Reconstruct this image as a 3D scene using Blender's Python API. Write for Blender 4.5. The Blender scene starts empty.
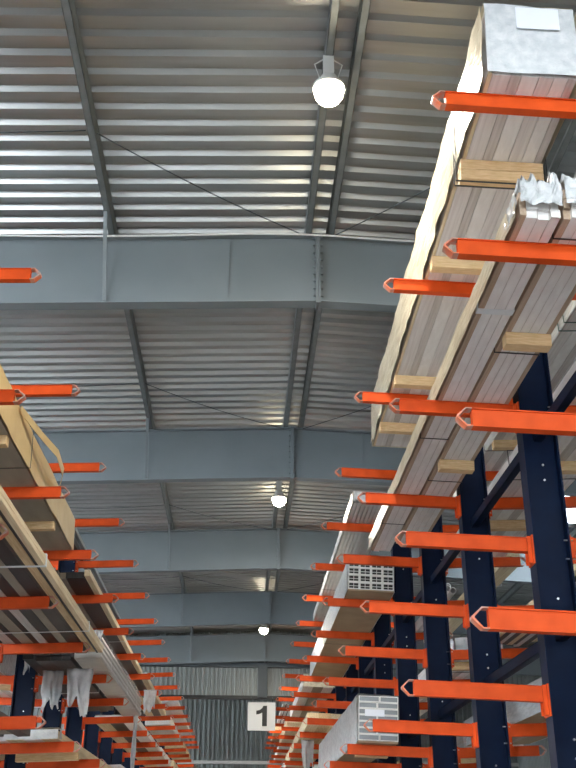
import bpy, math, random
from mathutils import Vector, Matrix, noise
random.seed(7)
scene = bpy.context.scene
C = scene.collection
EYE = 1.6                                    # heights below are measured from the eye, then lifted by EYE

# ------------------------------------------------------------------ camera
cam_d = bpy.data.cameras.new('camera')
cam = bpy.data.objects.new('camera', cam_d)
C.objects.link(cam)
cam_d.sensor_fit = 'VERTICAL'
cam_d.sensor_height = 24.0
cam_d.lens = 24.0 * 986.44 / 768
cam_d.clip_start = 0.05
cam_d.clip_end = 300
_r = Vector((0.99886352, -0.04751983, 0.00367977))
_u = Vector((-0.02370562, -0.42834163, 0.90330587))
_w = Vector((0.04134875, 0.90236651, 0.42898131))
cam.matrix_world = Matrix(((_r.x, _u.x, -_w.x, 0), (_r.y, _u.y, -_w.y, 0), (_r.z, _u.z, -_w.z, EYE), (0, 0, 0, 1)))
scene.camera = cam

# ------------------------------------------------------------------ daylight, exposure
world = bpy.data.worlds.new('daylight')
scene.world = world
world.use_nodes = True
bg = world.node_tree.nodes['Background']
bg.inputs['Color'].default_value = (0.88, 0.95, 1.0, 1)
bg.inputs['Strength'].default_value = 11.0
vs = scene.view_settings
vs.view_transform = 'Standard'
vs.look = 'None'
vs.gamma = 1
vs.use_curve_mapping = False
vs.exposure = 0.58
LAMP_POWER = 105.0

# ------------------------------------------------------------------ materials
MATS = {}
def mat(name, col, rough=0.5, metal=0.0, var=0.0, scale=3.0, bump=0.0, bscale=20.0, stretch=None,
        col2=None, spec=0.5, trans=0.0, emit=None):
    m = bpy.data.materials.new(name)
    m.use_nodes = True
    nt = m.node_tree
    b = nt.nodes['Principled BSDF']
    b.inputs['Base Color'].default_value = (*col, 1)
    b.inputs['Roughness'].default_value = rough
    b.inputs['Metallic'].default_value = metal
    b.inputs['Specular IOR Level'].default_value = spec
    tc = nt.nodes.new('ShaderNodeTexCoord')
    mp = nt.nodes.new('ShaderNodeMapping')
    nt.links.new(tc.outputs['Object'], mp.inputs['Vector'])
    if stretch:
        mp.inputs['Scale'].default_value = stretch
    if var > 0 or col2:
        n = nt.nodes.new('ShaderNodeTexNoise')
        n.inputs['Scale'].default_value = scale
        n.inputs['Detail'].default_value = 5
        nt.links.new(mp.outputs['Vector'], n.inputs['Vector'])
        cr = nt.nodes.new('ShaderNodeValToRGB')
        c2 = col2 or tuple(max(0, c * (1 - var)) for c in col)
        cr.color_ramp.elements[0].position = 0.35
        cr.color_ramp.elements[1].position = 0.65
        cr.color_ramp.elements[0].color = (*c2, 1)
        cr.color_ramp.elements[1].color = (*col, 1)
        nt.links.new(n.outputs['Fac'], cr.inputs['Fac'])
        nt.links.new(cr.outputs['Color'], b.inputs['Base Color'])
    if bump > 0:
        n2 = nt.nodes.new('ShaderNodeTexNoise')
        n2.inputs['Scale'].default_value = bscale
        n2.inputs['Detail'].default_value = 4
        nt.links.new(mp.outputs['Vector'], n2.inputs['Vector'])
        bp = nt.nodes.new('ShaderNodeBump')
        bp.inputs['Strength'].default_value = bump
        bp.inputs['Distance'].default_value = 0.02
        nt.links.new(n2.outputs['Fac'], bp.inputs['Height'])
        nt.links.new(bp.outputs['Normal'], b.inputs['Normal'])
    if trans > 0:
        out = nt.nodes['Material Output']
        tr = nt.nodes.new('ShaderNodeBsdfTransparent')
        mx = nt.nodes.new('ShaderNodeMixShader')
        mx.inputs['Fac'].default_value = trans
        nt.links.new(b.outputs['BSDF'], mx.inputs[1])
        nt.links.new(tr.outputs['BSDF'], mx.inputs[2])
        nt.links.new(mx.outputs['Shader'], out.inputs['Surface'])
    if emit:
        b.inputs['Emission Color'].default_value = (*emit[0], 1)
        b.inputs['Emission Strength'].default_value = emit[1]
    MATS[name] = m
    return m

mat('orange', (0.76, 0.095, 0.013), 0.5, var=0.22, scale=5, col2=(0.62, 0.070, 0.009), spec=0.2)
mat('orange_worn', (0.80, 0.16, 0.05), 0.45, scale=16, col2=(0.46, 0.36, 0.32))
mat('navy', (0.003, 0.011, 0.038), 0.5, var=0.3, scale=4, spec=0.12)
mat('steel', (0.195, 0.23, 0.255), 0.55, var=0.10, scale=1.2)
mat('purlin_steel', (0.20, 0.225, 0.235), 0.5, metal=0.2, var=0.2, scale=6)
mat('deck', (0.45, 0.465, 0.465), 0.34, metal=0.75, var=0.16, scale=1.5, stretch=(0.35, 3, 1))
mat('wall_sheet', (0.27, 0.30, 0.30), 0.5, metal=0.15, var=0.12, scale=2)
mat('wall_dark', (0.055, 0.07, 0.08), 0.55)
mat('black', (0.012, 0.013, 0.015), 0.5)
mat('concrete', (0.44, 0.44, 0.43), 0.7, var=0.2, scale=0.7)
mat('white_paint', (0.78, 0.80, 0.80), 0.5)
mat('sign_white', (0.80, 0.81, 0.80), 0.5)
mat('bolt', (0.62, 0.63, 0.64), 0.3, metal=0.9)
mat('timber', (0.82, 0.60, 0.34), 0.65, scale=9, stretch=(1.2, 9, 9), col2=(0.68, 0.45, 0.22), bump=0.15, bscale=30)
mat('timber_long', (0.70, 0.52, 0.30), 0.65, scale=6, stretch=(9, 0.5, 9), col2=(0.55, 0.37, 0.19))
mat('cream_wood', (0.80, 0.68, 0.46), 0.6, scale=5, stretch=(8, 0.4, 8), col2=(0.66, 0.50, 0.30))
mat('brown_board', (0.52, 0.40, 0.30), 0.6, scale=5, stretch=(9, 0.4, 9), col2=(0.40, 0.29, 0.20))
mat('grey_board', (0.62, 0.59, 0.57), 0.5, scale=5, stretch=(9, 0.35, 9), col2=(0.50, 0.46, 0.44))
mat('lilac_board', (0.76, 0.73, 0.715), 0.45, scale=5, stretch=(9, 0.35, 9), col2=(0.64, 0.60, 0.585))
mat('white_board', (0.86, 0.845, 0.83), 0.35, scale=6, stretch=(3, 0.8, 3), col2=(0.78, 0.755, 0.74), bump=0.2, bscale=14)
mat('white_groove', (0.58, 0.53, 0.50), 0.6)
mat('dark_board', (0.022, 0.021, 0.022), 0.45, var=0.4, scale=4, stretch=(6, .5, 6))
mat('dark_brown', (0.075, 0.055, 0.045), 0.5, var=0.4, scale=4, stretch=(6, .5, 6))
mat('wrap', (0.66, 0.59, 0.45), 0.3, scale=5, col2=(0.52, 0.44, 0.31), bump=0.8, bscale=9, stretch=(3, 0.8, 3))
mat('wrap_white', (0.74, 0.75, 0.76), 0.26, scale=14, col2=(0.58, 0.61, 0.63), bump=0.9, bscale=12)
mat('wrap_silver', (0.60, 0.62, 0.63), 0.3, scale=10, col2=(0.46, 0.48, 0.50), bump=0.6, bscale=14, stretch=(3, 0.6, 3))
mat('kraft', (0.74, 0.55, 0.27), 0.6, scale=2.5, col2=(0.66, 0.47, 0.22), bump=0.35, bscale=5)
mat('cardboard', (0.42, 0.31, 0.19), 0.7, var=0.15, scale=3)
mat('cardboard_grey', (0.40, 0.35, 0.28), 0.7, var=0.2, scale=2, stretch=(3, .5, 3))
mat('film', (0.72, 0.74, 0.76), 0.18, scale=8, col2=(0.58, 0.6, 0.62), bump=0.8, bscale=14, trans=0.35)
mat('paper', (0.86, 0.88, 0.95), 0.6)
mat('pvc', (0.82, 0.82, 0.80), 0.35)
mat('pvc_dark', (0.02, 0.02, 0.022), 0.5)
mat('glass_grey', (0.26, 0.28, 0.30), 0.25)
mat('strap_dark', (0.02, 0.025, 0.03), 0.4)
mat('strap_green', (0.03, 0.10, 0.09), 0.4)
mat('strap_white', (0.75, 0.78, 0.80), 0.4)
mat('alu', (0.58, 0.585, 0.57), 0.35, metal=0.4, var=0.1, scale=5)
mat('lamp_lens', (1, 0.9, 0.7), 0.4, emit=((1.0, 0.86, 0.60), 60.0))
def rooflight_mat():
    m = bpy.data.materials.new('rooflight_sheet'); m.use_nodes = True
    nt = m.node_tree; nt.nodes.remove(nt.nodes['Principled BSDF'])
    t = nt.nodes.new('ShaderNodeBsdfTranslucent'); t.inputs['Color'].default_value = (0.95, 0.96, 0.97, 1)
    nt.links.new(t.outputs['BSDF'], nt.nodes['Material Output'].inputs['Surface'])
    MATS['rooflight_sheet'] = m
rooflight_mat()
mat('clear_glass', (0.9, 0.95, 0.95), 0.1, trans=0.92)

# ------------------------------------------------------------------ helpers
class MB:
    """collects geometry for ONE mesh object"""
    def __init__(s): s.v = []; s.f = []
    def add(s, vs, fs):
        o = len(s.v); s.v += [tuple(p) for p in vs]; s.f += [tuple(i + o for i in f) for f in fs]; return s
    def box(s, x0, x1, y0, y1, z0, z1):
        return s.add([(x0,y0,z0),(x1,y0,z0),(x1,y1,z0),(x0,y1,z0),(x0,y0,z1),(x1,y0,z1),(x1,y1,z1),(x0,y1,z1)],
                     [(0,3,2,1),(4,5,6,7),(0,1,5,4),(1,2,6,5),(2,3,7,6),(3,0,4,7)])
    def hexa(s, p):                       # 8 points ordered like box
        return s.add(p, [(0,3,2,1),(4,5,6,7),(0,1,5,4),(1,2,6,5),(2,3,7,6),(3,0,4,7)])
    def prism(s, prof, y0, y1):           # closed (x,z) outline swept along y
        n = len(prof)
        vs = [(x, y0, z) for x, z in prof] + [(x, y1, z) for x, z in prof]
        fs = [(i, (i+1) % n, n + (i+1) % n, n + i) for i in range(n)]
        return s.add(vs, fs + [tuple(range(n))[::-1], tuple(range(n, 2*n))])
    def tube(s, pts, r, n=8):
        pts = [Vector(p) for p in pts]; vs = []; fs = []
        for i, p in enumerate(pts):
            d = (pts[min(i+1, len(pts)-1)] - pts[max(i-1, 0)]).normalized()
            a = d.cross(Vector((0, 0, 1)))
            if a.length < 1e-3: a = d.cross(Vector((1, 0, 0)))
            a.normalize(); b = d.cross(a)
            for k in range(n):
                t = 2*math.pi*k/n; vs.append(p + (a*math.cos(t) + b*math.sin(t))*r)
        for i in range(len(pts)-1):
            for k in range(n):
                fs.append((i*n+k, i*n+(k+1) % n, (i+1)*n+(k+1) % n, (i+1)*n+k))
        fs += [tuple(range(n))[::-1], tuple(range((len(pts)-1)*n, len(pts)*n))]
        return s.add(vs, fs)
    def lathe(s, prof, n=24, c=(0, 0, 0)):
        vs = []; fs = []
        for r, z in prof:
            for k in range(n):
                t = 2*math.pi*k/n; vs.append((c[0]+r*math.cos(t), c[1]+r*math.sin(t), c[2]+z))
        for i in range(len(prof)-1):
            for k in range(n):
                fs.append((i*n+k, i*n+(k+1) % n, (i+1)*n+(k+1) % n, (i+1)*n+k))
        fs += [tuple(range(n))[::-1], tuple(range((len(prof)-1)*n, len(prof)*n))]
        return s.add(vs, fs)
    def mesh(s, name, m, smooth=False):
        me = bpy.data.meshes.new(name); me.from_pydata(s.v, [], s.f); me.update()
        me.materials.append(MATS[m])
        if smooth:
            for p in me.polygons: p.use_smooth = True
        return me
    def build(s, name, m, parent=None, smooth=False, bevel=0.0):
        o = link(name, s.mesh(name, m, smooth), parent)
        if bevel:
            md = o.modifiers.new('bevel', 'BEVEL'); md.width = bevel; md.segments = 2; md.limit_method = 'ANGLE'
        return o
def link(name, me, parent=None, loc=None):
    o = bpy.data.objects.new(name, me); C.objects.link(o)
    if parent: o.parent = parent
    if loc: o.location = loc
    return o
def thing(name, label, cat, loc=(0, 0, 0), rot=(0, 0, 0), group=None):
    o = bpy.data.objects.new(name, None); C.objects.link(o); o.empty_display_size = 0.1
    o.location = loc; o.rotation_euler = rot
    return tag(o, label, cat, group)
def tag(o, label, cat, group=None):
    o['label'] = label; o['category'] = cat
    if group: o['group'] = group
    return o
def struct(o):
    o['kind'] = 'structure'; return o
def copy_tree(o, parent=None):
    c = o.copy(); C.objects.link(c)
    if parent: c.parent = parent
    for ch in list(o.children): copy_tree(ch, c)
    return c

# ------------------------------------------------------------------ the hall
YF, YB, YE = -10.0, 34.75, 54.5              # front, lintel wall, far end wall
XL, XR = -13.0, 14.6
RIDGE = 0.81
SL = 0.04
def roof(x, base): return EYE + base - SL*abs(x - RIDGE)
DECK = 6.96                                    # underside of the deck at the ridge, above the eye

fl = struct(MB().box(XL, XR, YF, YE, -0.2, 0).build('floor', 'concrete'))
ceiling = bpy.data.objects.new('ceiling', None); C.objects.link(ceiling); struct(ceiling)
ceiling['label'] = 'pitched roof of ribbed grey steel sheets on deep grey girders'

def deck(x0, x1, y0, y1):
    """trapezoidal ribs running across the hall, 0.25 m pitch"""
    P = 0.25; h = 0.058
    pts = []                                    # (y, dz)
    k0 = math.floor(y0/P)
    y = k0*P
    while y < y1 + P:
        pts += [(y, 0), (y+0.092, 0), (y+0.104, 0.029), (y+0.110, 0.031), (y+0.134, h), (y+0.215, h), (y+0.245, 0)]
        y += P
    pts = [(min(max(a, y0), y1), b) for a, b in pts if y0 - 0.12 < a < y1 + 0.12]
    m = MB(); vs = []; fs = []; n = len(pts)
    for x in (x0, x1):
        for (a, b) in pts: vs.append((x, a, roof(x, DECK) + b))
    for x in (x0, x1):
        for (a, b) in pts: vs.append((x, a, roof(x, DECK) + b + 0.012))
    for i in range(n-1):
        if pts[i] == pts[i+1]: continue
        fs.append((i, i+1, n+i+1, n+i)); fs.append((2*n+i, 3*n+i, 3*n+i+1, 2*n+i+1))
    return m.add(vs, fs).build('roof_sheet', 'deck', ceiling)
RLX0, RLX1, RLY0, RLY1 = 5.8, 7.8, 17.8, 21.0
y = YF
ys = [YF, -1.95, 4.05, 10.05, 16.05, 22.05, 28.05, YB]
for a, b in zip(ys[:-1], ys[1:]):
    deck(XL, RIDGE, a, b)
    if a == 16.05:
        deck(RIDGE, RLX0, a, b); deck(RLX1, XR, a, b)
        deck(RLX0, RLX1, a, RLY0); deck(RLX0, RLX1, RLY1, b)
    else:
        deck(RIDGE, XR, a, b)
w1 = MB().hexa([(x, yy, roof(x, DECK) + dz) for dz in (0.0, 0.02) for x, yy in
     ((RLX0, RLY0), (RLX1, RLY0), (RLX1, RLY1), (RLX0, RLY1))]).build('window_1', 'rooflight_sheet')
struct(w1)

# purlins: C sections lying on the girders, open to the right
def purlin(x, flip=1):
    z1 = roof(x, DECK) - 0.004; z0 = z1 - 0.19; t = 0.006; w = 0.075
    m = MB()
    a, b = (x - w/2, x + w/2)
    m.box(*(a, a+t) if flip > 0 else (b-t, b), YF, YB, z0, z1)
    m.box(a, b, YF, YB, z0, z0+t); m.box(a, b, YF, YB, z1-t, z1)
    lip = (b-t, b) if flip > 0 else (a, a+t)
    m.box(*lip, YF, YB, z0, z0+0.025)
    m.build('purlin', 'purlin_steel', ceiling)
PURL = [(-12.0, 1), (-9.4, 1), (-6.8, 1), (-4.2, 1), (-1.66, -1), (0.70, 1), (0.97, -1), (3.25, -1), (5.2, -1), (7.5, -1), (9.8, -1), (12.1, -1), (14.2, -1)]
for x, f in PURL: purlin(x, f)

# deep plate girders with ridge splice, stiffener seams and fly braces
RB, RT = 5.825, 6.755                          # underside and top at the ridge
def rafter(yc):
    m = MB()
    for x0, x1 in ((XL, RIDGE), (RIDGE, XR)):
        def slab(ya, yb, za, zb):
            m.hexa([(x0, ya, roof(x0, za)), (x1, ya, roof(x1, za)), (x1, yb, roof(x1, za)), (x0, yb, roof(x0, za)),
                    (x0, ya, roof(x0, zb)), (x1, ya, roof(x1, zb)), (x1, yb, roof(x1, zb)), (x0, yb, roof(x0, zb))])
        slab(yc-0.085, yc+0.085, RB, RB+0.018)
        slab(yc-0.085, yc+0.085, RT-0.018, RT)
        slab(yc-0.006, yc+0.006, RB+0.018, RT-0.018)
    r = m.build('rafter', 'steel', ceiling)
    s = MB()
    s.box(RIDGE-0.028, RIDGE-0.002, yc-0.10, yc+0.10, EYE+RB-0.03, EYE+RT)
    s.box(RIDGE+0.002, RIDGE+0.028, yc-0.10, yc+0.10, EYE+RB-0.03, EYE+RT)
    s.build('splice_plate', 'steel', r)
    b = MB()
    for i in range(9):
        zz = EYE + RB + 0.07 + i*0.1
        for sx in (-1, 1):
            b.box(*sorted((RIDGE+sx*0.028, RIDGE+sx*0.058)), yc-0.08, yc-0.055, zz, zz+0.028)
    b.build('splice_bolts', 'steel', r)['kind'] = 'stuff'
    for x in (-0.25, 2.05, -3.9, 5.4):
        MB().box(x-0.005, x+0.005, yc-0.022, yc-0.006, roof(x, RB)+0.02, roof(x, RT)-0.02).build('stiffener', 'steel', r)
    for x in (-1.68, 3.33):
        z1 = roof(x, DECK) - 0.12; z0 = roof(x, RB) + 0.05
        ya, yb = yc - 0.56, yc - 0.02
        f = MB()
        w = 0.022
        f.hexa([(x-w, yb-0.03, z0), (x+w, yb-0.03, z0), (x+w, yb, z0), (x-w, yb, z0),
                (x-w, ya-0.03, z1), (x+w, ya-0.03, z1), (x+w, ya, z1), (x-w, ya, z1)])
        f.build('fly_brace', 'steel', r)
for yc in (-1.95, 4.05, 10.05, 16.05, 22.05, 28.05, 34.05): rafter(yc)

# wind bracing rods under the deck
def rod(a, b):
    p, q = Vector(a), Vector(b)
    pts = [p.lerp(q, t/8) - Vector((0, 0, 0.05*math.sin(math.pi*t/8))) for t in range(9)]
    MB().tube(pts, 0.007, 6).build('bracing_rod', 'wall_dark', ceiling)
for yc in (10.05, 16.05, 22.05, 28.05):
    rod((0.66, yc-0.08, roof(0.66, 6.73)), (-1.60, yc-1.92, roof(-1.6, 6.76)))
    rod((1.0, yc-0.1, roof(1.0, 6.73)), (3.2, yc-2.6, roof(3.2, 6.76)))
    rod((-1.7, yc-2.0, roof(-1.7, 6.73)), (-4.2, yc-2.05, roof(-4.2, 6.73)))

# end wall: ribbed sheet, wide rail, door leaf below
def ribbed_wall(name, x0, x1, y, z0, z1f, pitch=0.18, dep=0.09):
    m = MB(); vs = []; fs = []
    pr = []
    x = x0
    while x < x1 - 1e-6:
        for a, d in ((0, 0), (0.42, 0), (0.52, -dep), (0.90, -dep), (1.0, 0)):
            pr.append((min(x + a*pitch, x1), y + d))
        x += pitch
    n = len(pr)
    for zz in (0, 1):
        for (px, py) in pr: vs.append((px, py, z0 if zz == 0 else z1f(px)))
    for i in range(n-1): fs.append((i, i+1, n+i+1, n+i))
    return m.add(vs, fs).build(name, 'wall_sheet')
wm = struct(ribbed_wall('wall_middle', XL, XR, YB, EYE+4.72, lambda x: roof(x, DECK)+0.05, 0.155, 0.07))
MB().box(XL, XR, YB-0.26, YB-0.09, EYE+5.70, EYE+5.86).build('girt', 'wall_dark', wm)
MB().box(0.60, 0.92, YB-0.28, YB-0.09, EYE+4.72, EYE+6.7).build('wall_post', 'wall_dark', wm)
MB().box(XL, XR, YB-0.12, YB+0.12, EYE+4.68, EYE+4.78).build('lintel', 'black', wm)
wb = struct(ribbed_wall('wall_back', XL, XR, YE, 0, lambda x: EYE+7.7, 0.25, 0.11))
MB().box(XL, XR, YE-0.24, YE-0.12, EYE+4.10, EYE+4.26).build('cross_rail', 'alu', wb)
MB().hexa([(x, yy, EYE+z) for z in (7.7, 7.9) for x, yy in ((XL, YB), (XR, YB), (XR, YE), (XL, YE))]).build('roof_slab', 'deck', ceiling)
MB().hexa([(x, yy, z) for z in (EYE+6.3, EYE+7.8) for x, yy in ((XL, YB+0.13), (XR, YB+0.13), (XR, YB+0.2), (XL, YB+0.2))]).build('upper_panel', 'wall_sheet', wm)
def side_wall(name, x):
    m = MB(); vs = []; fs = []; pr = []
    y = YF
    while y < YE:
        for a, d in ((0, 0), (0.5, 0), (0.6, 0.035), (0.9, 0.035), (1.0, 0)): pr.append((x + d, min(y + a*0.25, YE)))
        y += 0.25
    n = len(pr); zt = EYE + 7.7
    for zz in (0, zt): vs += [(a, b, zz) for a, b in pr]
    for i in range(n-1): fs.append((i, i+1, n+i+1, n+i))
    return struct(m.add(vs, fs).build(name, 'wall_sheet'))
wl = side_wall('wall_left', XL); side_wall('wall_right', XR)
WZ0, WZ1 = 4.6, 6.8                            # unseen window band, added to the left wall for side daylight
for v in wl.data.vertices:
    if v.co.z > 1: v.co.z = WZ0
MB().box(XL-0.05, XL+0.05, YF, YE, WZ1, EYE + 7.7).build('wall_head', 'wall_sheet', wl)
nw = 2
yy = YF
while yy < YE - 0.1:
    y2 = min(yy + 5.0, YE)
    w_ = struct(MB().box(XL-0.006, XL+0.006, yy+0.06, y2-0.06, WZ0+0.06, WZ1-0.06).build('window_%d' % nw, 'clear_glass'))
    fm = MB(); fm.box(XL-0.04, XL+0.04, yy, yy+0.06, WZ0, WZ1); fm.box(XL-0.04, XL+0.04, y2-0.06, y2, WZ0, WZ1)
    fm.box(XL-0.04, XL+0.04, yy+0.06, y2-0.06, WZ0, WZ0+0.06); fm.box(XL-0.04, XL+0.04, yy+0.06, y2-0.06, WZ1-0.06, WZ1)
    fm.build('window_frame', 'wall_dark', w_)
    nw += 1; yy = y2

# unseen wall behind the viewer; wide gate added to let daylight in
GX0, GX1, GZ = -12.6, -1.0, 7.9
wf = struct(MB().hexa([(x, yy, z) for z in (0, 1) for x, yy in ((GX1, YF), (XR, YF), (XR, YF+0.1), (GX1, YF+0.1))]).build('wall_front', 'wall_sheet'))
for v in wf.data.vertices:
    if v.co.z > 0.5: v.co.z = 6.8
added_clerestory = struct(MB().hexa([(x, yy, z) for z in (6.86, 8.0) for x, yy in ((GX1+0.06, YF+0.04), (XR-0.06, YF+0.04), (XR-0.06, YF+0.05), (GX1+0.06, YF+0.05))]).build('window_%d' % nw, 'clear_glass'))  # clerestory added above the unseen front wall to brighten the roof ribs
qf = MB(); qf.box(GX1, XR, YF, YF+0.09, 6.801, 6.86); qf.box(GX1, GX1+0.06, YF, YF+0.09, 6.86, 8.0); qf.box(XR-0.06, XR, YF, YF+0.09, 6.86, 8.0)
qf.build('window_frame', 'wall_dark', added_clerestory)
MB().box(XL, GX1, YF, YF+0.1, GZ, roof(XL, DECK)).build('gate_lintel', 'wall_sheet', wf)
MB().box(XL, GX0, YF, YF+0.1, 0, GZ).build('gate_jamb', 'wall_sheet', wf)

# row number sign on the door leaf
sg = thing('number_sign', 'white square sign with a bold black 1 under the far lintel', 'sign', (0.745, YB-0.16, EYE+3.66))
for sx in (-0.36, 0.36): MB().box(sx-0.012, sx+0.012, 0.012, 0.018, 0.90, 1.08).build('hanger', 'wall_dark', sg)
MB().box(-0.46, 0.46, 0, 0.03, 0, 0.90).build('sign_board', 'sign_white', sg)
one = [(0.02, 0.14), (0.18, 0.14), (0.18, 0.79), (0.06, 0.79), (0.02, 0.72), (-0.06, 0.655), (-0.18, 0.63), (-0.18, 0.51), (-0.08, 0.525), (0.02, 0.57)]
MB().prism(one, -0.006, 0.0).build('digit', 'black', sg)

# ------------------------------------------------------------------ lamps, cable
def lamp(y, label, z=6.36, top=None):
    x = 0.69; z = EYE + z
    t = thing('high_bay_lamp', label, 'lamp', (x, y, z), group='round lamps under the ridge')
    MB().lathe([(0.05, 0.17), (0.075, 0.16), (0.10, 0.07), (0.150, 0.045), (0.150, 0.015), (0.140, 0.012)][::-1], 28).build('housing', 'white_paint', t)
    MB().lathe([(0.02, -0.140), (0.06, -0.132), (0.10, -0.105), (0.128, -0.06), (0.136, -0.015), (0.130, 0.013)], 28).build('lens', 'lamp_lens', t, smooth=True)
    zp = (top or roof(x, DECK) - 0.19) - z
    b = MB()
    b.box(-0.05, 0.05, -0.03, 0.03, 0.165, zp)
    b.tube([(-0.05, 0, zp-0.03), (-0.13, 0, zp-0.09), (-0.07, 0, 0.10)], 0.007, 6)
    b.tube([(0.05, 0, zp-0.03), (0.13, 0, zp-0.09), (0.07, 0, 0.10)], 0.007, 6)
    b.build('hanger', 'white_paint', t)
    ld = bpy.data.lights.new('lamp_light', 'AREA'); ld.shape = 'DISK'; ld.size = 0.26; ld.energy = LAMP_POWER; ld.color = (1.0, 0.91, 0.77)
    lo = bpy.data.objects.new('lamp_light', ld); C.objects.link(lo); lo.parent = t; lo.location = (0, 0, -0.15)
lamp(7.05, 'bright round warm lamp hanging nearest, under the first roof bay')
lamp(18.75, 'small glowing round lamp in the middle distance under the ridge')
lamp(30.7, 'smallest and farthest round glowing lamp above the number sign', 6.20)
lamp(42.6, 'round warm lamp hidden behind the far lintel', 6.36, EYE+7.7)  # out of sight, added to warm the end wall
lamp(-4.9, 'round warm lamp under the ridge behind the viewer')
cab = MB()
pts = []
for i in range(61):
    x = -11 + i*0.4
    pts.append((x, 9.90, roof(x, RT) - 0.035 - 0.03*abs(math.sin(x*0.9)) ))
cab.tube(pts, 0.012, 6)
tag(cab.build('cable_conduit', 'white_paint'), 'thin white cable strung along the top of the nearest girder', 'cable')

# ------------------------------------------------------------------ cantilever racks
Y0, DY, NK = 5.11, 2.392, 20
LEV = {0: -0.03, 1: 1.105, 2: 2.24, 3: 3.39, 4: 4.565}
AH = 0.057                                    # half height of an arm
TILT = 0.037
ALEN = 1.07
def arm_meshes():
    """arm along +x from its root at 0 to its nose at ALEN, nose tilted up"""
    L = ALEN - 0.088; hw = 0.034; t = 0.007
    def up(x): return TILT*(x - ALEN)         # zero at the nose
    m = MB()
    def slab(x0, x1, ya, yb, a0, a1, b0, b1):
        m.hexa([(x0, ya, a0), (x1, ya, b0), (x1, yb, b0), (x0, yb, a0), (x0, ya, a1), (x1, ya, b1), (x1, yb, b1), (x0, yb, a1)])
    z0, z1 = up(0), up(L)
    slab(0, L, -0.022, -0.014, z0-AH+t, z0+AH-t, z1-AH+t, z1+AH-t)
    slab(0, L, 0.014, 0.022, z0-AH+t, z0+AH-t, z1-AH+t, z1+AH-t)
    slab(0, L, -hw, hw, z0-AH, z0-AH+t, z1-AH, z1-AH+t)
    slab(0, L, -hw, hw, z0+AH-t, z0+AH, z1+AH-t, z1+AH)
    arm = m.mesh('arm', 'orange')
    n = MB()
    za = up(L); zb = up(ALEN)
    x1 = L + 0.036; zc = up(x1)
    path_o = [(L, za+AH), (x1, zc+AH), (ALEN, zb+0.008), (ALEN, zb-0.008), (x1, zc-AH), (L, za-AH)]
    path_i = [(L, za+AH-t), (x1-0.004, zc+AH-t), (ALEN-0.012, zb+0.004), (ALEN-0.012, zb-0.004), (x1-0.004, zc-AH+t), (L, za-AH+t)]
    for i in range(5):
        (ox, oz), (px, pz) = path_o[i], path_o[i+1]
        (ix, iz), (jx, jz) = path_i[i], path_i[i+1]
        n.hexa([(ox, -hw, oz), (px, -hw, pz), (px, hw, pz), (ox, hw, oz), (ix, -hw, iz), (jx, -hw, jz), (jx, hw, jz), (ix, hw, iz)])
    nose = n.mesh('nose_loop', 'orange_worn')
    p = MB()
    zr = up(0)
    p.box(-0.012, 0.0, -0.075, 0.075, zr-0.16, zr+AH+0.012)
    p.box(0.0, 0.030, -0.048, -0.036, zr-0.15, zr+AH+0.006)
    p.box(0.0, 0.030, 0.036, 0.048, zr-0.15, zr+AH+0.006)
    plate = p.mesh('mounting_plate', 'orange')
    b = MB()
    for zz in (zr+0.03, zr-0.12):
        b.tube([(-0.055, -0.062, zz), (0.016, -0.062, zz)], 0.0065, 6)
    return arm, nose, plate, b.mesh('bolts', 'bolt')
ARM, NOSE, PLATE, ABOLT = arm_meshes()
TIE_Z = (1.50, 3.13, -0.4)
def rack(label, xi, sgn, k0=0):
    """xi: aisle-side face of the uprights; sgn +1: rack right of the aisle"""
    D = 0.29
    R = thing('cantilever_rack', label, 'rack', (xi + sgn*D/2, 0, 0), group='cantilever racks lining the aisle')
    h = EYE + 4.64
    m = MB()
    for s in (-1, 1): m.box(*sorted((s*D/2, s*(D/2-0.014))), -0.085, 0.085, 0.02, h)
    m.box(-D/2+0.014, D/2-0.014, -0.006, 0.006, 0.02, h)
    m.box(-D/2, D/2, -0.085, 0.085, h, h+0.01)
    post = m.mesh('upright', 'navy')
    f = MB(); f.box(-1.2, 1.2, -0.075, 0.075, 0, 0.14); foot = f.mesh('foot', 'navy')
    bm = MB()
    for zl in (-0.3, 0.62, 1.65, 2.75, 3.9):
        for dz in (0, 0.13):
            bm.tube([(0.02, -0.016, EYE+zl+dz), (0.02, -0.006, EYE+zl+dz)], 0.009, 8)
    boltm = bm.mesh('web_bolts', 'bolt')
    for k in range(k0, NK):
        y = Y0 + DY*k
        p = link('upright', post, R, (0, y, 0))
        link('foot', foot, R, (0, y, 0))
        if k < 6: link('web_bolts', boltm, p)['kind'] = 'stuff'
        for side in (-1, 1):
            for l, z in LEV.items():
                a = link('arm', ARM, R, (side*(D/2+0.012), y, EYE+z))
                if side < 0: a.rotation_euler = (0, 0, math.pi)
                link('nose_loop', NOSE, a)
                if k < 13: link('mounting_plate', PLATE, a)
                if k < 6: link('bolts', ABOLT, a)['kind'] = 'stuff'
        if k < NK-1:
            for zt in TIE_Z:
                t = MB()
                ya, yb = y+0.008, y+DY-0.008
                t.box(-0.035, -0.029, ya, yb, EYE+zt-0.045, EYE+zt+0.045)
                t.box(-0.035, 0.035, ya, yb, EYE+zt-0.045, EYE+zt-0.039); t.box(-0.035, 0.035, ya, yb, EYE+zt+0.039, EYE+zt+0.045)
                t.build('tie_bar', 'navy', R)
    return R
XRI, XLI = 2.275, -2.91
rack('orange and navy cantilever rack right of the aisle', XRI, 1)
rack('orange and navy cantilever rack left of the aisle', XLI, -1, -5)

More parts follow.
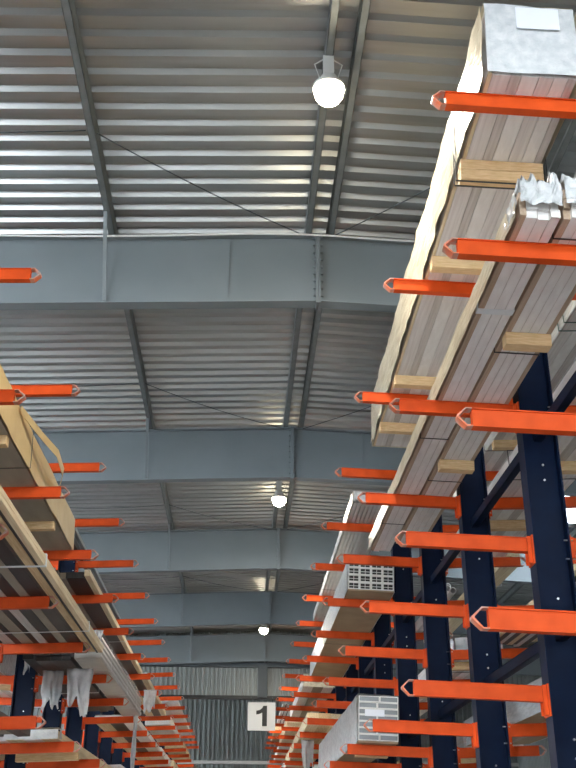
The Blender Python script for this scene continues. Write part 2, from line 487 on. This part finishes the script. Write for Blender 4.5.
# ------------------------------------------------------------------ goods on the arms
def rest(side, level, x):
    """top of the arms of a rack side at lateral position x: side is 'R','RO','L','LO'"""
    z = EYE + LEV[level] + AH + 0.003
    if side == 'R':  return z - TILT*(x - (XRI - ALEN - 0.012)), math.atan(TILT)
    if side == 'RO': return z - TILT*((XRI + 0.29 + ALEN + 0.012) - x), -math.atan(TILT)
    if side == 'L':  return z - TILT*((XLI + ALEN + 0.012) - x), -math.atan(TILT)
    return z - TILT*(x - (XLI - 0.29 - ALEN - 0.012)), math.atan(TILT)
def place(name, label, cat, side, level, x0, x1, y0, y1, yaw=0.0, group=None, dz=0.0):
    xc, yc = (x0+x1)/2, (y0+y1)/2
    z, th = rest(side, level, xc)
    return thing(name, label, cat, (xc, yc, z + dz), (0, th, yaw), group), (x1-x0)/2, (y1-y0)/2
def rumple(x0, x1, y0, y1, z0, z1, amp, seed, ny, faces='lrtfb', cell=0.35, sag=0.0):
    """thin crumpled wrapping: left, right, top, front, back sheets of a long package"""
    m = MB(); nz = 5; nx = 8
    def P(x, y, z, out):
        n = noise.noise(Vector((x/cell+seed, y/cell*0.8, z/cell*1.3)))*amp + amp*0.6*noise.noise(Vector((x/0.12, y/0.15, z/0.12+seed)))
        return (x + out[0]*(n+amp), y + out[1]*(n+amp), z + out[2]*(n+amp))
    def sheet(pt, na, nb, out):
        vs = [P(*pt(i/na, j/nb), out) for i in range(na+1) for j in range(nb+1)]
        m.add(vs, [(i*(nb+1)+j, i*(nb+1)+j+1, (i+1)*(nb+1)+j+1, (i+1)*(nb+1)+j) for i in range(na) for j in range(nb)])
    L = y1 - y0; W = x1 - x0; H = z1 - z0
    if 'l' in faces: sheet(lambda a, b: (x0, y0+L*a, z0+H*b), ny, nz, (-1, 0, 0))
    if 'r' in faces: sheet(lambda a, b: (x1, y0+L*a, z0+H*b), ny, nz, (1, 0, 0))
    if 't' in faces: sheet(lambda a, b: (x0+W*b, y0+L*a, z1), ny, nx, (0, 0, 1))
    if 'f' in faces: sheet(lambda a, b: (x0+W*a, y0, z0+H*b), 14, 10, (0, -1, 0))
    if 'b' in faces: sheet(lambda a, b: (x0+W*a, y1, z0+H*b), 14, 10, (0, 1, 0))
    return m
def boards(t, hw, hl, z0, h, cols, gap=0.004, jitter=0.0, name='board', rows=1):
    """cols: list of (relative width, material); one mesh per board"""
    tot = sum(c[0] for c in cols)
    for r in range(rows):
        x = -hw
        for w, mt in cols:
            ww = 2*hw*w/tot
            j0 = random.uniform(-jitter, jitter); j1 = random.uniform(-jitter, jitter)
            zz = z0 + r*h
            MB().box(x+gap/2, x+ww-gap/2, -hl+j0, hl+j1, zz, zz+h-gap).build(name, mt, t)
            x += ww
def bearer(t, hw, y, h=0.095, d=0.10, zt=-0.001, mt='timber', x0=None, x1=None):
    a = -hw if x0 is None else x0; b = hw if x1 is None else x1
    MB().box(a, b, y-d/2, y+d/2, zt-h, zt).build('bearer', mt, t, bevel=0.004)
def strap(t, hw, y, z0, z1, mt, w=0.02, th=0.004):
    m = MB(); y0, y1 = y-w/2, y+w/2
    m.box(-hw-th, hw+th, y0, y1, z0-th, z0); m.box(-hw-th, hw+th, y0, y1, z1, z1+th)
    m.box(-hw-th, -hw, y0, y1, z0, z1); m.box(hw, hw+th, y0, y1, z0, z1)
    m.build('strap', mt, t)

# --- right, top level, nearest: long film-wrapped pack of boards
t, hw, hl = place('wrapped_board_pack', 'long film-wrapped pack of pale boards on the highest right arms, nearest', 'board pack', 'R', 4, 1.55, 2.16, 4.88, 11.45, yaw=-0.010)
boards(t, hw-0.012, hl-0.02, 0.0, 0.03, [(0.4, 'cream_wood'), (1.7, 'lilac_board'), (1.0, 'grey_board'), (1.6, 'white_board'), (1.4, 'lilac_board'), (1.3, 'white_board'), (0.8, 'grey_board')])
MB().box(-hw+0.014, hw-0.014, -hl+0.02, hl-0.02, 0.031, 0.575).build('core', 'white_board', t)
rumple(-hw, hw, -hl, hl, 0.002, 0.585, 0.020, 1.3, 90, 'lrtb', cell=0.28).build('film_wrap', 'wrap', t, smooth=True)
rumple(-hw, hw, -hl-0.004, hl, 0.0, 0.59, 0.014, 5.1, 60, 'f').build('end_wrap', 'wrap_white', t, smooth=True)
MB().box(-0.10, 0.19, -hl-0.046, -hl-0.043, 0.36, 0.545).build('paper_label', 'paper', t)
yc = (4.88+11.45)/2
bearer(t, hw, 5.82-yc, 0.085, 0.10); bearer(t, hw, 5.82-yc, 0.085, 0.10, zt=-0.09)
for yy in (7.12, 9.45, 10.72): bearer(t, hw-0.01, yy-yc, 0.11, 0.10)
for yy in (5.80, 5.86): strap(t, hw+0.03, yy-yc, -0.176, 0.625, 'strap_dark', 0.014)

# --- right, third level, nearest: two strapped packs of white boards
def white_pack(label, x0, x1, y0, y1, cols, h, bears, straps, yaw=0.0, side=False):
    t, hw, hl = place('white_board_pack', label, 'board pack', 'R', 3, x0, x1, y0, y1, yaw=yaw)
    boards(t, hw, hl, 0.0, h/3, cols, gap=0.0015, jitter=0.02, rows=1)
    boards(t, hw, hl, h/3, h/3, cols, gap=0.0015, jitter=0.03, rows=2)
    yc = (y0+y1)/2
    for yy in bears: bearer(t, hw, yy-yc, 0.10, 0.11)
    for yy, mt, w in straps: strap(t, hw+0.004, yy-yc, -0.003, h+0.004, mt, w)
    m = MB(); rnd = random.Random(int(x0*100)); nx, ny = 22, 12
    def crumple(p, sd): return 0.035*noise.noise(Vector((p[0]*18+sd, p[1]*14, p[2]*18)))
    def sheet(f, na, nb, ax):
        vs = []
        for i in range(na+1):
            for j in range(nb+1):
                p = list(f(i/na, j/nb)); p[ax[0]] += ax[1]*(0.03 + crumple(p, x0*9)); vs.append(p)
        m.add(vs, [(i*(nb+1)+j, i*(nb+1)+j+1, (i+1)*(nb+1)+j+1, (i+1)*(nb+1)+j) for i in range(na) for j in range(nb)])
    ragged = [0.05 + 0.05*noise.noise(Vector((i*0.7, x0*5, 2))) + (0.06 if rnd.random() > 0.75 else 0) for i in range(nx+1)]
    sheet(lambda a, b: (-hw-0.004+(2*hw+0.008)*a, -hl-0.035, 0.055 + (h+ragged[int(a*nx)]-0.055)*b), nx, 8, (1, -1))
    sheet(lambda a, b: (-hw-0.004+(2*hw+0.008)*a, -hl-0.035+0.30*b, h+ragged[int(a*nx)]*(1-b)), nx, ny, (2, 1))
    if side: sheet(lambda a, b: (-hw-0.012, -hl-0.03+0.28*a, 0.03+(h-0.03)*b), ny, 6, (0, -0.4))
    m.build('end_film', 'wrap_white', t)
    if side:
        rumple(-hw-0.012, -hw-0.008, -hl, hl, 0.0, h+0.01, 0.010, 3.3, 70, 'l', cell=0.5).build('edge_film', 'wrap', t, smooth=True)
    return t
white_pack('strapped pack of white boards with cream film edge on the third right arms', 1.60, 1.845, 4.82, 12.05,
           [(0.7, 'brown_board'), (1.2, 'white_board'), (0.07, 'white_groove'), (1.2, 'white_board'), (0.07, 'white_groove'), (1.0, 'white_board')], 0.17, [], [(5.95, 'strap_white', 0.07), (8.3, 'strap_dark', 0.012), (10.9, 'strap_dark', 0.012)], side=True)
white_pack('strapped pack of white boards with timber bearers beside the uprights, third right arms', 1.866, 2.20, 4.80, 11.7,
           [(0.7, 'brown_board'), (1, 'white_board'), (0.06, 'white_groove'), (1, 'white_board'), (0.06, 'white_groove'), (1, 'white_board'), (0.06, 'white_groove'), (1, 'white_board'), (0.6, 'brown_board')],
           0.20, [6.28, 8.85], [(5.02, 'strap_dark', 0.012), (6.55, 'strap_dark', 0.012), (7.75, 'strap_dark', 0.012), (9.4, 'strap_dark', 0.012)])

# --- right, top level, second: silver film pack
t, hw, hl = place('silver_film_pack', 'silver film-wrapped flat pack on the highest right arms, behind the nearest pack', 'board pack', 'R', 4, 1.58, 2.15, 13.66, 21.8)
boards(t, hw-0.01, hl-0.01, 0.0, 0.07, [(1, 'alu')]*9, gap=0.008, name='profile')
rumple(-hw, hw, -hl, hl, 0.0, 0.16, 0.010, 8.2, 50, 'lrtb').build('film_wrap', 'wrap_silver', t, smooth=True)
MB().box(-hw+0.01, hw-0.01, -hl+0.01, hl-0.01, 0.071, 0.155).build('core', 'alu', t)
rumple(-hw, hw, -hl-0.03, -hl+0.1, 0.0, 0.15, 0.03, 2.2, 4, 'lf', cell=0.1).build('end_film', 'wrap_white', t)
strap(t, hw+0.03, 1.2, -0.004, 0.20, 'strap_dark', 0.014)

# --- right, third level, second: pack of hollow white tubes on cardboard
t, hw, hl = place('tube_pack', 'pack of hollow white plastic profiles with dark open ends, third right arms', 'tube pack', 'R', 3, 1.53, 2.20, 14.12, 22.2)
MB().box(-hw, hw, -hl+0.02, hl, 0.0, 0.02).build('cardboard_base', 'cardboard', t)
MB().box(-hw+0.004, hw-0.004, -hl+0.30, hl-0.02, 0.021, 0.44).build('core', 'pvc', t)
def tube_mesh(w, h, L, wall=0.013):
    m = MB()
    m.box(-w/2, w/2, 0, L, 0, wall); m.box(-w/2, w/2, 0, L, h-wall, h)
    m.box(-w/2, -w/2+wall, 0, L, wall, h-wall); m.box(w/2-wall, w/2, 0, L, wall, h-wall)
    m.box(-0.003, 0.003, 0.012, L, wall, h-wall); m.box(-w/2+wall, w/2-wall, 0.012, L, h*0.45, h*0.45+0.006)
    return m.mesh('tube', 'pvc')
tw, thh = 2*hw/4-0.006, 0.105
TM = tube_mesh(tw, thh, 0.28)
inner = MB().box(-tw/2+0.013, tw/2-0.013, 0.03, 0.035, 0.013, thh-0.013).mesh('end_plug', 'pvc_dark')  # black sheet stands in for the shade inside each hollow tube
for r in range(4):
    for c in range(4):
        o = link('tube', TM, t, (-hw + (c+0.5)*2*hw/4, -hl+0.02+random.uniform(-0.012, 0.012), 0.022+r*0.107))
        link('end_plug', inner, o)
rumple(-hw-0.004, hw+0.004, -hl+0.03, hl, 0.0, 0.45, 0.008, 4.4, 50, 'ltrb').build('film_wrap', 'wrap_silver', t, smooth=True)
strap(t, hw+0.03, 0.0, -0.004, 0.475, 'strap_dark', 0.014)

# --- right, lowest level: window profiles under white foil
t, hw, hl = place('window_profile_pack', 'white foil-covered pack of grey window profiles with paper label, low right arms', 'profile pack', 'R', 1, 1.38, 1.85, 12.02, 18.0)
nr = 7; ph = 0.50/nr
for r in range(nr):
    ws = (0.47, 0.53) if r % 2 else (0.53, 0.47)
    x = -hw
    for c in range(2):
        ww = 2*hw*ws[c]
        fr = MB(); a, b = x+0.002, x+ww-0.002; z0 = 0.022+r*ph; z1 = z0+ph-0.003; wl = 0.009
        fr.box(a, b, -hl, hl, z0, z0+wl); fr.box(a, b, -hl, hl, z1-wl, z1)
        fr.box(a, a+wl, -hl, hl, z0+wl, z1-wl); fr.box(b-wl, b, -hl, hl, z0+wl, z1-wl)
        p = fr.build('profile', 'pvc', t)
        MB().box(a+wl, b-wl, -hl+0.012, hl-0.012, z0+wl, z1-wl).build('profile_core', 'glass_grey', p)
        x += ww
MB().box(-hw, hw, -hl+0.03, hl, 0, 0.02).build('base_board', 'cardboard', t)
rumple(-hw-0.004, hw, -hl+0.02, hl, 0.0, 0.525, 0.012, 6.7, 40, 'lt').build('foil', 'wrap_white', t, smooth=True)
MB().box(-0.16, 0.07, -hl-0.006, -hl-0.002, 0.29, 0.365).build('paper_label', 'paper', t)
bearer(t, hw-0.02, 0.52+12.02-15.01, 0.12, 0.12, mt='timber', x1=hw-0.06)
bearer(t, hw-0.02, 1.5, 0.12, 0.12, mt='timber')

# --- left, third level: big kraft-paper pack
t, hw, hl = place('kraft_pack', 'big tan paper-wrapped pack with loose flap on the upper left arms', 'wrapped pack', 'L', 3, -2.81, -2.16, 4.6, 12.3)
MB().box(-hw+0.01, hw-0.01, -hl+0.01, hl-0.01, 0.0, 0.03).build('base_board', 'cardboard_grey', t)
MB().box(-hw+0.012, hw-0.012, -hl+0.012, hl-0.012, 0.031, 0.40).build('core', 'cardboard', t)
rumple(-hw, hw, -hl, hl, 0.0, 0.41, 0.014, 9.4, 44, 'lrtfb', cell=0.6).build('paper_wrap', 'kraft', t, smooth=True)
fp = MB(); yo = -(4.6+12.3)/2
ring = [(hw+0.03, 8.7), (hw+0.12, 9.3), (hw+0.21, 9.75), (hw+0.19, 10.25), (hw+0.03, 10.9)]
vs = []
for i, (x, yy) in enumerate(ring): vs += [(x, yy+yo, 0.40-0.02*i), (x+0.006, yy+yo, 0.40-0.02*i), (x-0.01, yy+yo, 0.33-0.025*i), (x-0.004, yy+yo, 0.33-0.025*i)]
fs = []
for i in range(len(ring)-1):
    a, b = i*4, i*4+4
    fs += [(a, b, b+2, a+2), (a+1, a+3, b+3, b+1), (a, a+1, b+1, b), (a+2, b+2, b+3, a+3)]
fp.add(vs, fs).build('loose_flap', 'kraft', t)
for yy in (8.5, 11.1): bearer(t, hw-0.02, yy+yo, 0.09, 0.10)
strap(t, hw+0.032, 9.3+yo, -0.004, 0.44, 'strap_dark', 0.012)

# --- left, second level: long boards, light and black
t, hw, hl = place('mixed_board_pack', 'long flat pack of cream, black and grey boards on the second left arms', 'board pack', 'L', 2, -2.86, -1.76, 4.7, 12.95)
boards(t, hw, hl, 0.0, 0.05, [(1.5, 'grey_board'), (0.9, 'dark_board'), (1.6, 'cardboard_grey'), (0.8, 'dark_board'), (1.2, 'grey_board'), (1.5, 'dark_board'), (1.1, 'cardboard_grey'), (1.6, 'dark_board'), (0.35, 'dark_brown'), (1.0, 'timber_long'), (0.3, 'dark_board'), (0.7, 'cream_wood')], gap=0.006, jitter=0.05)
boards(t, hw, hl, 0.05, 0.05, [(2.2, 'dark_board'), (2.0, 'dark_brown'), (2.6, 'dark_board'), (0.4, 'dark_brown'), (1.5, 'timber_long'), (1.0, 'cream_wood')], gap=0.006, jitter=0.12)
strap(t, hw+0.004, 8.74-8.825, -0.002, 0.102, 'strap_white', 0.05)
strap(t, hw+0.004, 11.6-8.825, -0.002, 0.102, 'strap_white', 0.03)

# --- left, second level, farther: ribbed white plastic
t, hw, hl = place('ribbed_profile_pack', 'stack of ribbed off-white plastic profiles under torn film on second left arms', 'profile pack', 'L', 2, -2.18, -1.83, 13.3, 19.4)
for r in range(4):
    w_ = 0.06
    m = MB(); z0 = r*0.075
    prof = [(-hw, z0), (hw-0.02, z0), (hw, z0+0.02), (hw, z0+0.05), (hw-0.02, z0+0.07), (-hw, z0+0.07)]
    m.prism(prof, -hl+random.uniform(0, .05), hl+random.uniform(-.05, .05)).build('profile', 'alu', t)
rumple(-hw, hw+0.004, -hl, hl, 0.302, 0.32, 0.02, 2.9, 40, 't', cell=0.3).build('film_cover', 'film', t, smooth=True)
for yy in (-1.9, 0.4, 2.0): strap(t, hw+0.004, yy, -0.002, 0.30, 'strap_white', 0.02)

t, hw, hl = place('dark_board_pack', 'black boards under torn film beside the ribbed profiles, second left arms', 'board pack', 'L', 2, -2.84, -2.24, 13.35, 18.6)
boards(t, hw, hl, 0.0, 0.06, [(1, 'dark_board'), (1.3, 'dark_brown'), (1, 'dark_board'), (0.8, 'dark_board')], jitter=0.12, rows=2)
strap(t, hw+0.004, 0.4, -0.002, 0.122, 'strap_white', 0.02)

def torn_film(label, x0, x1, y, ztop, length, seed, thick=0.004):
    rnd = random.Random(seed); n = 14; rows = 8
    m = MB(); vs = []
    lens = [length*(0.72+0.35*noise.noise(Vector((i*0.22+seed, 0.3, 0)))+0.12*rnd.random()) for i in range(n+1)]
    for i in range(n+1):
        for j in range(rows+1):
            a = i/n; b = j/rows
            taper = 1-0.2*b
            x = (x0+x1)/2 + (a-0.5)*(x1-x0)*taper + 0.02*noise.noise(Vector((a*4+seed, b*3, 0)))
            yy = y + 0.05*noise.noise(Vector((a*5, b*3+seed, 1)))
            vs.append((x, yy, -lens[i]*b))
    fs = [(i*(rows+1)+j, i*(rows+1)+j+1, (i+1)*(rows+1)+j+1, (i+1)*(rows+1)+j) for i in range(n) for j in range(rows)]
    m.add([(a-(x0+x1)/2, b-y, c) for a, b, c in vs], fs)
    o = m.build('torn_film', 'film', None, smooth=True)
    md = o.modifiers.new('thickness', 'SOLIDIFY'); md.thickness = thick
    o.location = ((x0+x1)/2, y, EYE+ztop)
    return tag(o, label, 'plastic film', 'torn film hanging from the racks')
torn_film('wide torn plastic film hanging below the ribbed profiles, left rack', -2.35, -2.0, 13.9, 2.25, 0.62, 3)
torn_film('narrow torn plastic film hanging beside the navy upright, left rack', -2.72, -2.42, 14.1, 2.25, 0.55, 11)
torn_film('small shiny film scrap caught on a navy upright, left rack', -3.02, -2.92, 14.25, 2.58, 0.42, 21)
torn_film('long thin white film strip dangling from the far left arms', -1.92, -1.84, 18.9, 2.24, 1.5, 33)
torn_film('crumpled white film tuft caught above the third left arm', -1.98, -1.80, 13.13, 2.62, 0.3, 43)

# --- left, third level, farther: dark boards with cream edge
t, hw, hl = place('dark_board_pack', 'pack of dark boards with pale edge on the third left arms, behind the tan pack', 'board pack', 'L', 3, -2.84, -2.10, 13.6, 21.9)
boards(t, hw, hl, 0.0, 0.09, [(1.6, 'grey_board'), (1.3, 'dark_board'), (0.8, 'cardboard_grey'), (2.6, 'dark_board'), (0.8, 'cream_wood')], gap=0.006, jitter=0.10)
strap(t, hw+0.004, 0.5, -0.002, 0.095, 'strap_white', 0.02)
t, hw, hl = place('slim_profile_pack', 'slim grey-blue profiles along the uprights on the highest left arms', 'profile pack', 'L', 4, -2.85, -2.66, 12.6, 22.0)
boards(t, hw, hl, 0.0, 0.07, [(1, 'dark_brown'), (1, 'wall_sheet'), (1, 'steel')], gap=0.004, jitter=0.2, name='profile')

# --- remaining packs along both racks
def simple_pack(name, label, cat, side, level, x0, x1, y0, y1, h, cols, wrap=None, end=None, bears=(), straps=(), rows=1, jitter=0.05, yaw=0.0, group=None):
    t, hw, hl = place(name, label, cat, side, level, x0, x1, y0, y1, yaw=yaw, group=group)
    boards(t, hw, hl, 0.0, h/rows, cols, jitter=jitter, rows=rows)
    yc = (y0+y1)/2
    if wrap: rumple(-hw-0.004, hw+0.004, -hl+0.02, hl-0.02, 0.0, h+0.01, 0.008, x0+y0, int((y1-y0)*5), 'lrtb').build('film_wrap', wrap, t, smooth=True)
    if end: rumple(-hw-0.005, hw+0.005, -hl-0.07, -hl+0.1, 0.0, h+0.01, 0.016, y0, 4, 'lrtf', cell=0.15).build('end_wrap', end, t)
    for yy in bears: bearer(t, hw, yy-yc, 0.10, 0.11)
    for yy, mt in straps: strap(t, hw+0.03, yy-yc, -0.004, h+0.03, mt, 0.016)
    return t
LB5 = [(1, 'lilac_board'), (1, 'white_board'), (0.8, 'grey_board'), (1, 'white_board'), (1, 'lilac_board')]
# right rack, outer side
simple_pack('wrapped_board_pack', 'film-wrapped pack with dark green straps beyond the right uprights, highest arms', 'board pack', 'RO', 4, 3.05, 3.60, 7.2, 13.6, 0.35, LB5, 'wrap_silver', 'wrap_white', bears=(11.2,), straps=((8.15, 'strap_green'), (8.32, 'strap_green'), (11.5, 'strap_dark')))
simple_pack('white_board_pack', 'white board pack on timber bearers beyond the right uprights, third arms', 'board pack', 'RO', 3, 2.72, 3.36, 5.4, 12.2, 0.28, LB5, None, None, bears=(6.4, 8.85, 10.72), straps=((9.3, 'strap_dark'),))
simple_pack('cream_board_pack', 'narrow stack of cream boards beyond the second right upright, third arms', 'board pack', 'RO', 3, 3.42, 3.66, 12.6, 18.6, 0.20, [(1, 'cream_wood'), (1, 'cream_wood')], None, None, rows=2, straps=((13.8, 'strap_white'),))
simple_pack('white_board_pack', 'pale board stack beyond the right uprights on the second arms', 'board pack', 'RO', 2, 2.75, 3.35, 12.8, 19.5, 0.22, LB5, None, 'wrap_white', bears=(13.2, 15.8), straps=((14.0, 'strap_dark'),))
simple_pack('slat_bundle', 'bundle of thin cream and dark slats beyond the nearest right upright', 'slat bundle', 'RO', 2, 2.95, 3.55, 6.5, 12.0, 0.06, [(1, 'cream_wood'), (1, 'dark_board'), (0.8, 'alu'), (1, 'dark_board'), (1, 'cream_wood'), (0.7, 'dark_brown'), (1, 'alu'), (1, 'dark_board'), (1, 'cream_wood')], jitter=0.3)
simple_pack('board_stack', 'film-sided board pack beyond the nearest right upright on low arms', 'board pack', 'RO', 1, 2.66, 3.40, 6.0, 12.1, 0.26, [(1, 'cardboard'), (1, 'brown_board'), (1, 'cardboard')], 'wrap_silver', None, rows=1)
simple_pack('board_stack', 'pale board stack beyond the third right upright on low arms', 'board stack', 'RO', 1, 2.72, 3.45, 12.5, 17.2, 0.20, LB5, None, None, bears=(13.3, 15.6), rows=2)
simple_pack('board_stack', 'brown board stack far beyond the right uprights on low arms', 'board stack', 'RO', 1, 2.75, 3.45, 17.6, 23.8, 0.3, [(1, 'timber_long'), (1, 'cream_wood'), (1, 'brown_board')], None, None, rows=3)
# white pipes lying beyond the second upright
for i, (x, y0) in enumerate(((2.98, 14.1), (3.09, 14.25), (3.04, 14.35))):
    z, th = rest('RO', 3, x)
    m = MB(); n = 20; R0, R1 = 0.05, 0.037; vs = []; fs = []
    L = 5.0
    for yy, rr in ((0, R1), (0, R0), (L, R0), (L, R1)):
        for k in range(n): vs.append((rr*math.cos(2*math.pi*k/n), yy, rr*math.sin(2*math.pi*k/n)))
    for a in range(4):
        for k in range(n):
            b = (a+1) % 4
            fs.append((a*n+k, a*n+(k+1) % n, b*n+(k+1) % n, b*n+k))
    o = m.add(vs, fs).build('plastic_pipe', 'pvc', None, smooth=False)
    o.location = (x, y0, z + 0.052 + (0.088 if i == 2 else 0))
    tag(o, ['white hollow pipe lying nearest the upright, third right outer arms', 'white hollow pipe lying outermost, third right outer arms', 'white hollow pipe resting on top of two others, right outer arms'][i], 'pipe', 'white pipes beyond the right uprights')
# right rack, aisle side, far
simple_pack('tube_stack', 'far pack of pale tubes with dark gaps on the highest right arms', 'tube pack', 'R', 4, 1.50, 2.15, 35.4, 41.5, 0.14, [(1, 'pvc'), (0.35, 'dark_board')]*5, None, 'wrap_white')  # black strips stand in for shade between the tubes
simple_pack('board_stack', 'far brown-grey board stack on the third right arms', 'board stack', 'R', 3, 1.45, 2.15, 23.4, 29.8, 0.26, [(1, 'lilac_board'), (1, 'cardboard_grey'), (1, 'lilac_board')], None, 'wrap', rows=2)
simple_pack('cream_board_pack', 'far stack of cream boards on the second right arms', 'board stack', 'R', 2, 1.35, 2.05, 20.6, 26.6, 0.24, [(1, 'cream_wood'), (1, 'timber_long'), (1, 'cream_wood')], None, None, rows=3)
simple_pack('cream_board_pack', 'short stack of cream boards just before the lintel, second right arms', 'board stack', 'R', 2, 1.40, 2.1, 27.2, 31.6, 0.30, [(1, 'cream_wood'), (1, 'cream_wood')], None, None, rows=4)
simple_pack('board_stack', 'far low board stack with white film end on the lowest right arms', 'board stack', 'R', 1, 1.40, 2.1, 19.6, 25.6, 0.30, [(1, 'cream_wood'), (1, 'white_board'), (1, 'timber_long')], None, 'wrap_white', rows=3)
# left rack, aisle side, low and far
simple_pack('board_stack', 'dark and grey boards on the lowest visible left arms, nearest', 'board stack', 'L', 1, -2.86, -2.30, 7.0, 11.5, 0.08, [(1, 'grey_board'), (1, 'dark_board'), (1, 'cardboard_grey'), (1, 'dark_brown')], rows=1, jitter=0.2)
simple_pack('board_stack', 'pale timber boards on the lowest visible left arms, middle', 'board stack', 'L', 1, -2.84, -2.05, 12.0, 17.6, 0.09, [(1, 'white_board'), (1, 'cream_wood'), (1, 'lilac_board'), (1, 'cream_wood')], None, 'wrap_white', rows=1, bears=(13.6, 15.9))
simple_pack('board_stack', 'far timber boards on the lowest visible left arms', 'board stack', 'L', 1, -2.84, -2.0, 18.2, 24.2, 0.2, [(1, 'cream_wood'), (1, 'timber_long'), (1, 'lilac_board')], None, None, rows=2)
simple_pack('board_stack', 'far flat stack of boards on the second left arms', 'board stack', 'L', 2, -2.80, -2.0, 20.4, 27.0, 0.12, [(1, 'cream_wood'), (1, 'dark_board'), (1, 'white_board')], None, 'wrap_white', rows=1)
simple_pack('board_stack', 'far dark boards with white wrapped end on the third left arms', 'board stack', 'L', 3, -2.80, -2.05, 22.6, 29.0, 0.12, [(1, 'dark_board'), (1, 'cream_wood'), (1, 'dark_brown'), (0.6, 'cream_wood')], None, 'wrap_white', rows=1)
simple_pack('board_stack', 'short cream and grey board stack well short of the lintel, second left arms', 'board stack', 'L', 2, -2.75, -2.0, 27.4, 31.6, 0.18, [(1, 'cream_wood'), (1, 'lilac_board')], None, None, rows=2)
simple_pack('cream_board_pack', 'far cream board stack with white film end on low left arms', 'board stack', 'L', 1, -2.7, -2.0, 25.0, 31.0, 0.30, [(1, 'cream_wood'), (1, 'timber_long')], None, 'wrap_white', rows=3)
torn_film('pale film tatter hanging from the far right arms near the number sign', 1.35, 1.62, 22.5, 2.2, 0.7, 52)
torn_film('pale film tatter hanging from the far left arms near the end wall', -2.2, -1.9, 23.5, 3.35, 0.6, 63)
FAR = [('R', 3, 1.45, 2.1, 31.8, 37.5, 0.3, 'cream_wood'), ('R', 2, 1.4, 2.1, 33.0, 39.0, 0.25, 'white_board'), ('R', 3, 1.5, 2.1, 39.0, 45.0, 0.25, 'lilac_board'), ('R', 2, 1.45, 2.1, 40.2, 46.5, 0.3, 'cream_wood'), ('R', 4, 1.5, 2.1, 43.5, 49.0, 0.2, 'timber_long'),
       ('L', 3, -2.8, -2.05, 31.0, 37.0, 0.25, 'lilac_board'), ('L', 2, -2.8, -2.0, 33.0, 38.5, 0.3, 'cream_wood'), ('L', 3, -2.7, -2.0, 38.4, 44.0, 0.2, 'timber_long'), ('L', 4, -2.75, -2.1, 35.3, 40.6, 0.12, 'white_board'), ('L', 4, -2.7, -2.1, 41.0, 47.0, 0.15, 'lilac_board'), ('L', 2, -2.75, -2.05, 41.0, 47.0, 0.3, 'white_board')]
LVN = {2: 'second', 3: 'third', 4: 'highest'}
for sd, lv, x0, x1, y0, y1, h, mt in FAR:
    simple_pack('board_stack', '%s board stack beyond the lintel%s on the %s %s arms' % ({'cream_wood': 'cream', 'white_board': 'white', 'lilac_board': 'pale grey', 'timber_long': 'tan timber'}[mt], '' if y0 < 37.5 else ', farthest', LVN[lv], 'right' if sd == 'R' else 'left'),
                'board stack', sd, lv, x0, x1, y0, y1, h, [(1, mt), (1, mt)], None, None, rows=2, group='board stacks at the far end of the racks')
# left rack, behind the viewer: unseen packs added to keep the left arms dark
for lv, y0, y1, h, lab in ((4, -1.6, 4.2, 0.95, 'tall film-wrapped pack behind the viewer on the highest left arms'), (3, -1.6, 4.2, 0.75, 'tall film-wrapped pack behind the viewer on the third left arms'),
                      (2, -1.6, 4.0, 0.8, 'tall film-wrapped pack behind the viewer on the second left arms'), (1, -1.6, 4.2, 0.8, 'tall film-wrapped pack behind the viewer on low left arms')):
    simple_pack('wrapped_board_pack', lab, 'board pack', 'L', lv, -2.84, -1.86, y0, y1, h, [(1, 'grey_board'), (1, 'cardboard_grey'), (1, 'brown_board')], 'wrap_silver', None, rows=2)
# left rack, outer side
simple_pack('white_board_pack', 'white film-wrapped pack beyond the left uprights on the second arms', 'board pack', 'LO', 2, -4.05, -3.35, 12.2, 18.2, 0.40, LB5, 'wrap_white', 'wrap_white', bears=(13.0, 15.4))
simple_pack('board_stack', 'grey boards beyond the left uprights on the lowest visible arms', 'board stack', 'LO', 1, -4.05, -3.35, 10.2, 16.8, 0.28, [(1, 'white_board'), (1, 'grey_board'), (1, 'cream_wood')], None, None, bears=(13.5, 15.6), rows=2)
simple_pack('dark_board_pack', 'dark boards beyond the left uprights on the third arms', 'board pack', 'LO', 3, -3.9, -3.35, 9.0, 16.0, 0.25, [(1, 'dark_board'), (1, 'dark_brown')], None, None, rows=2)
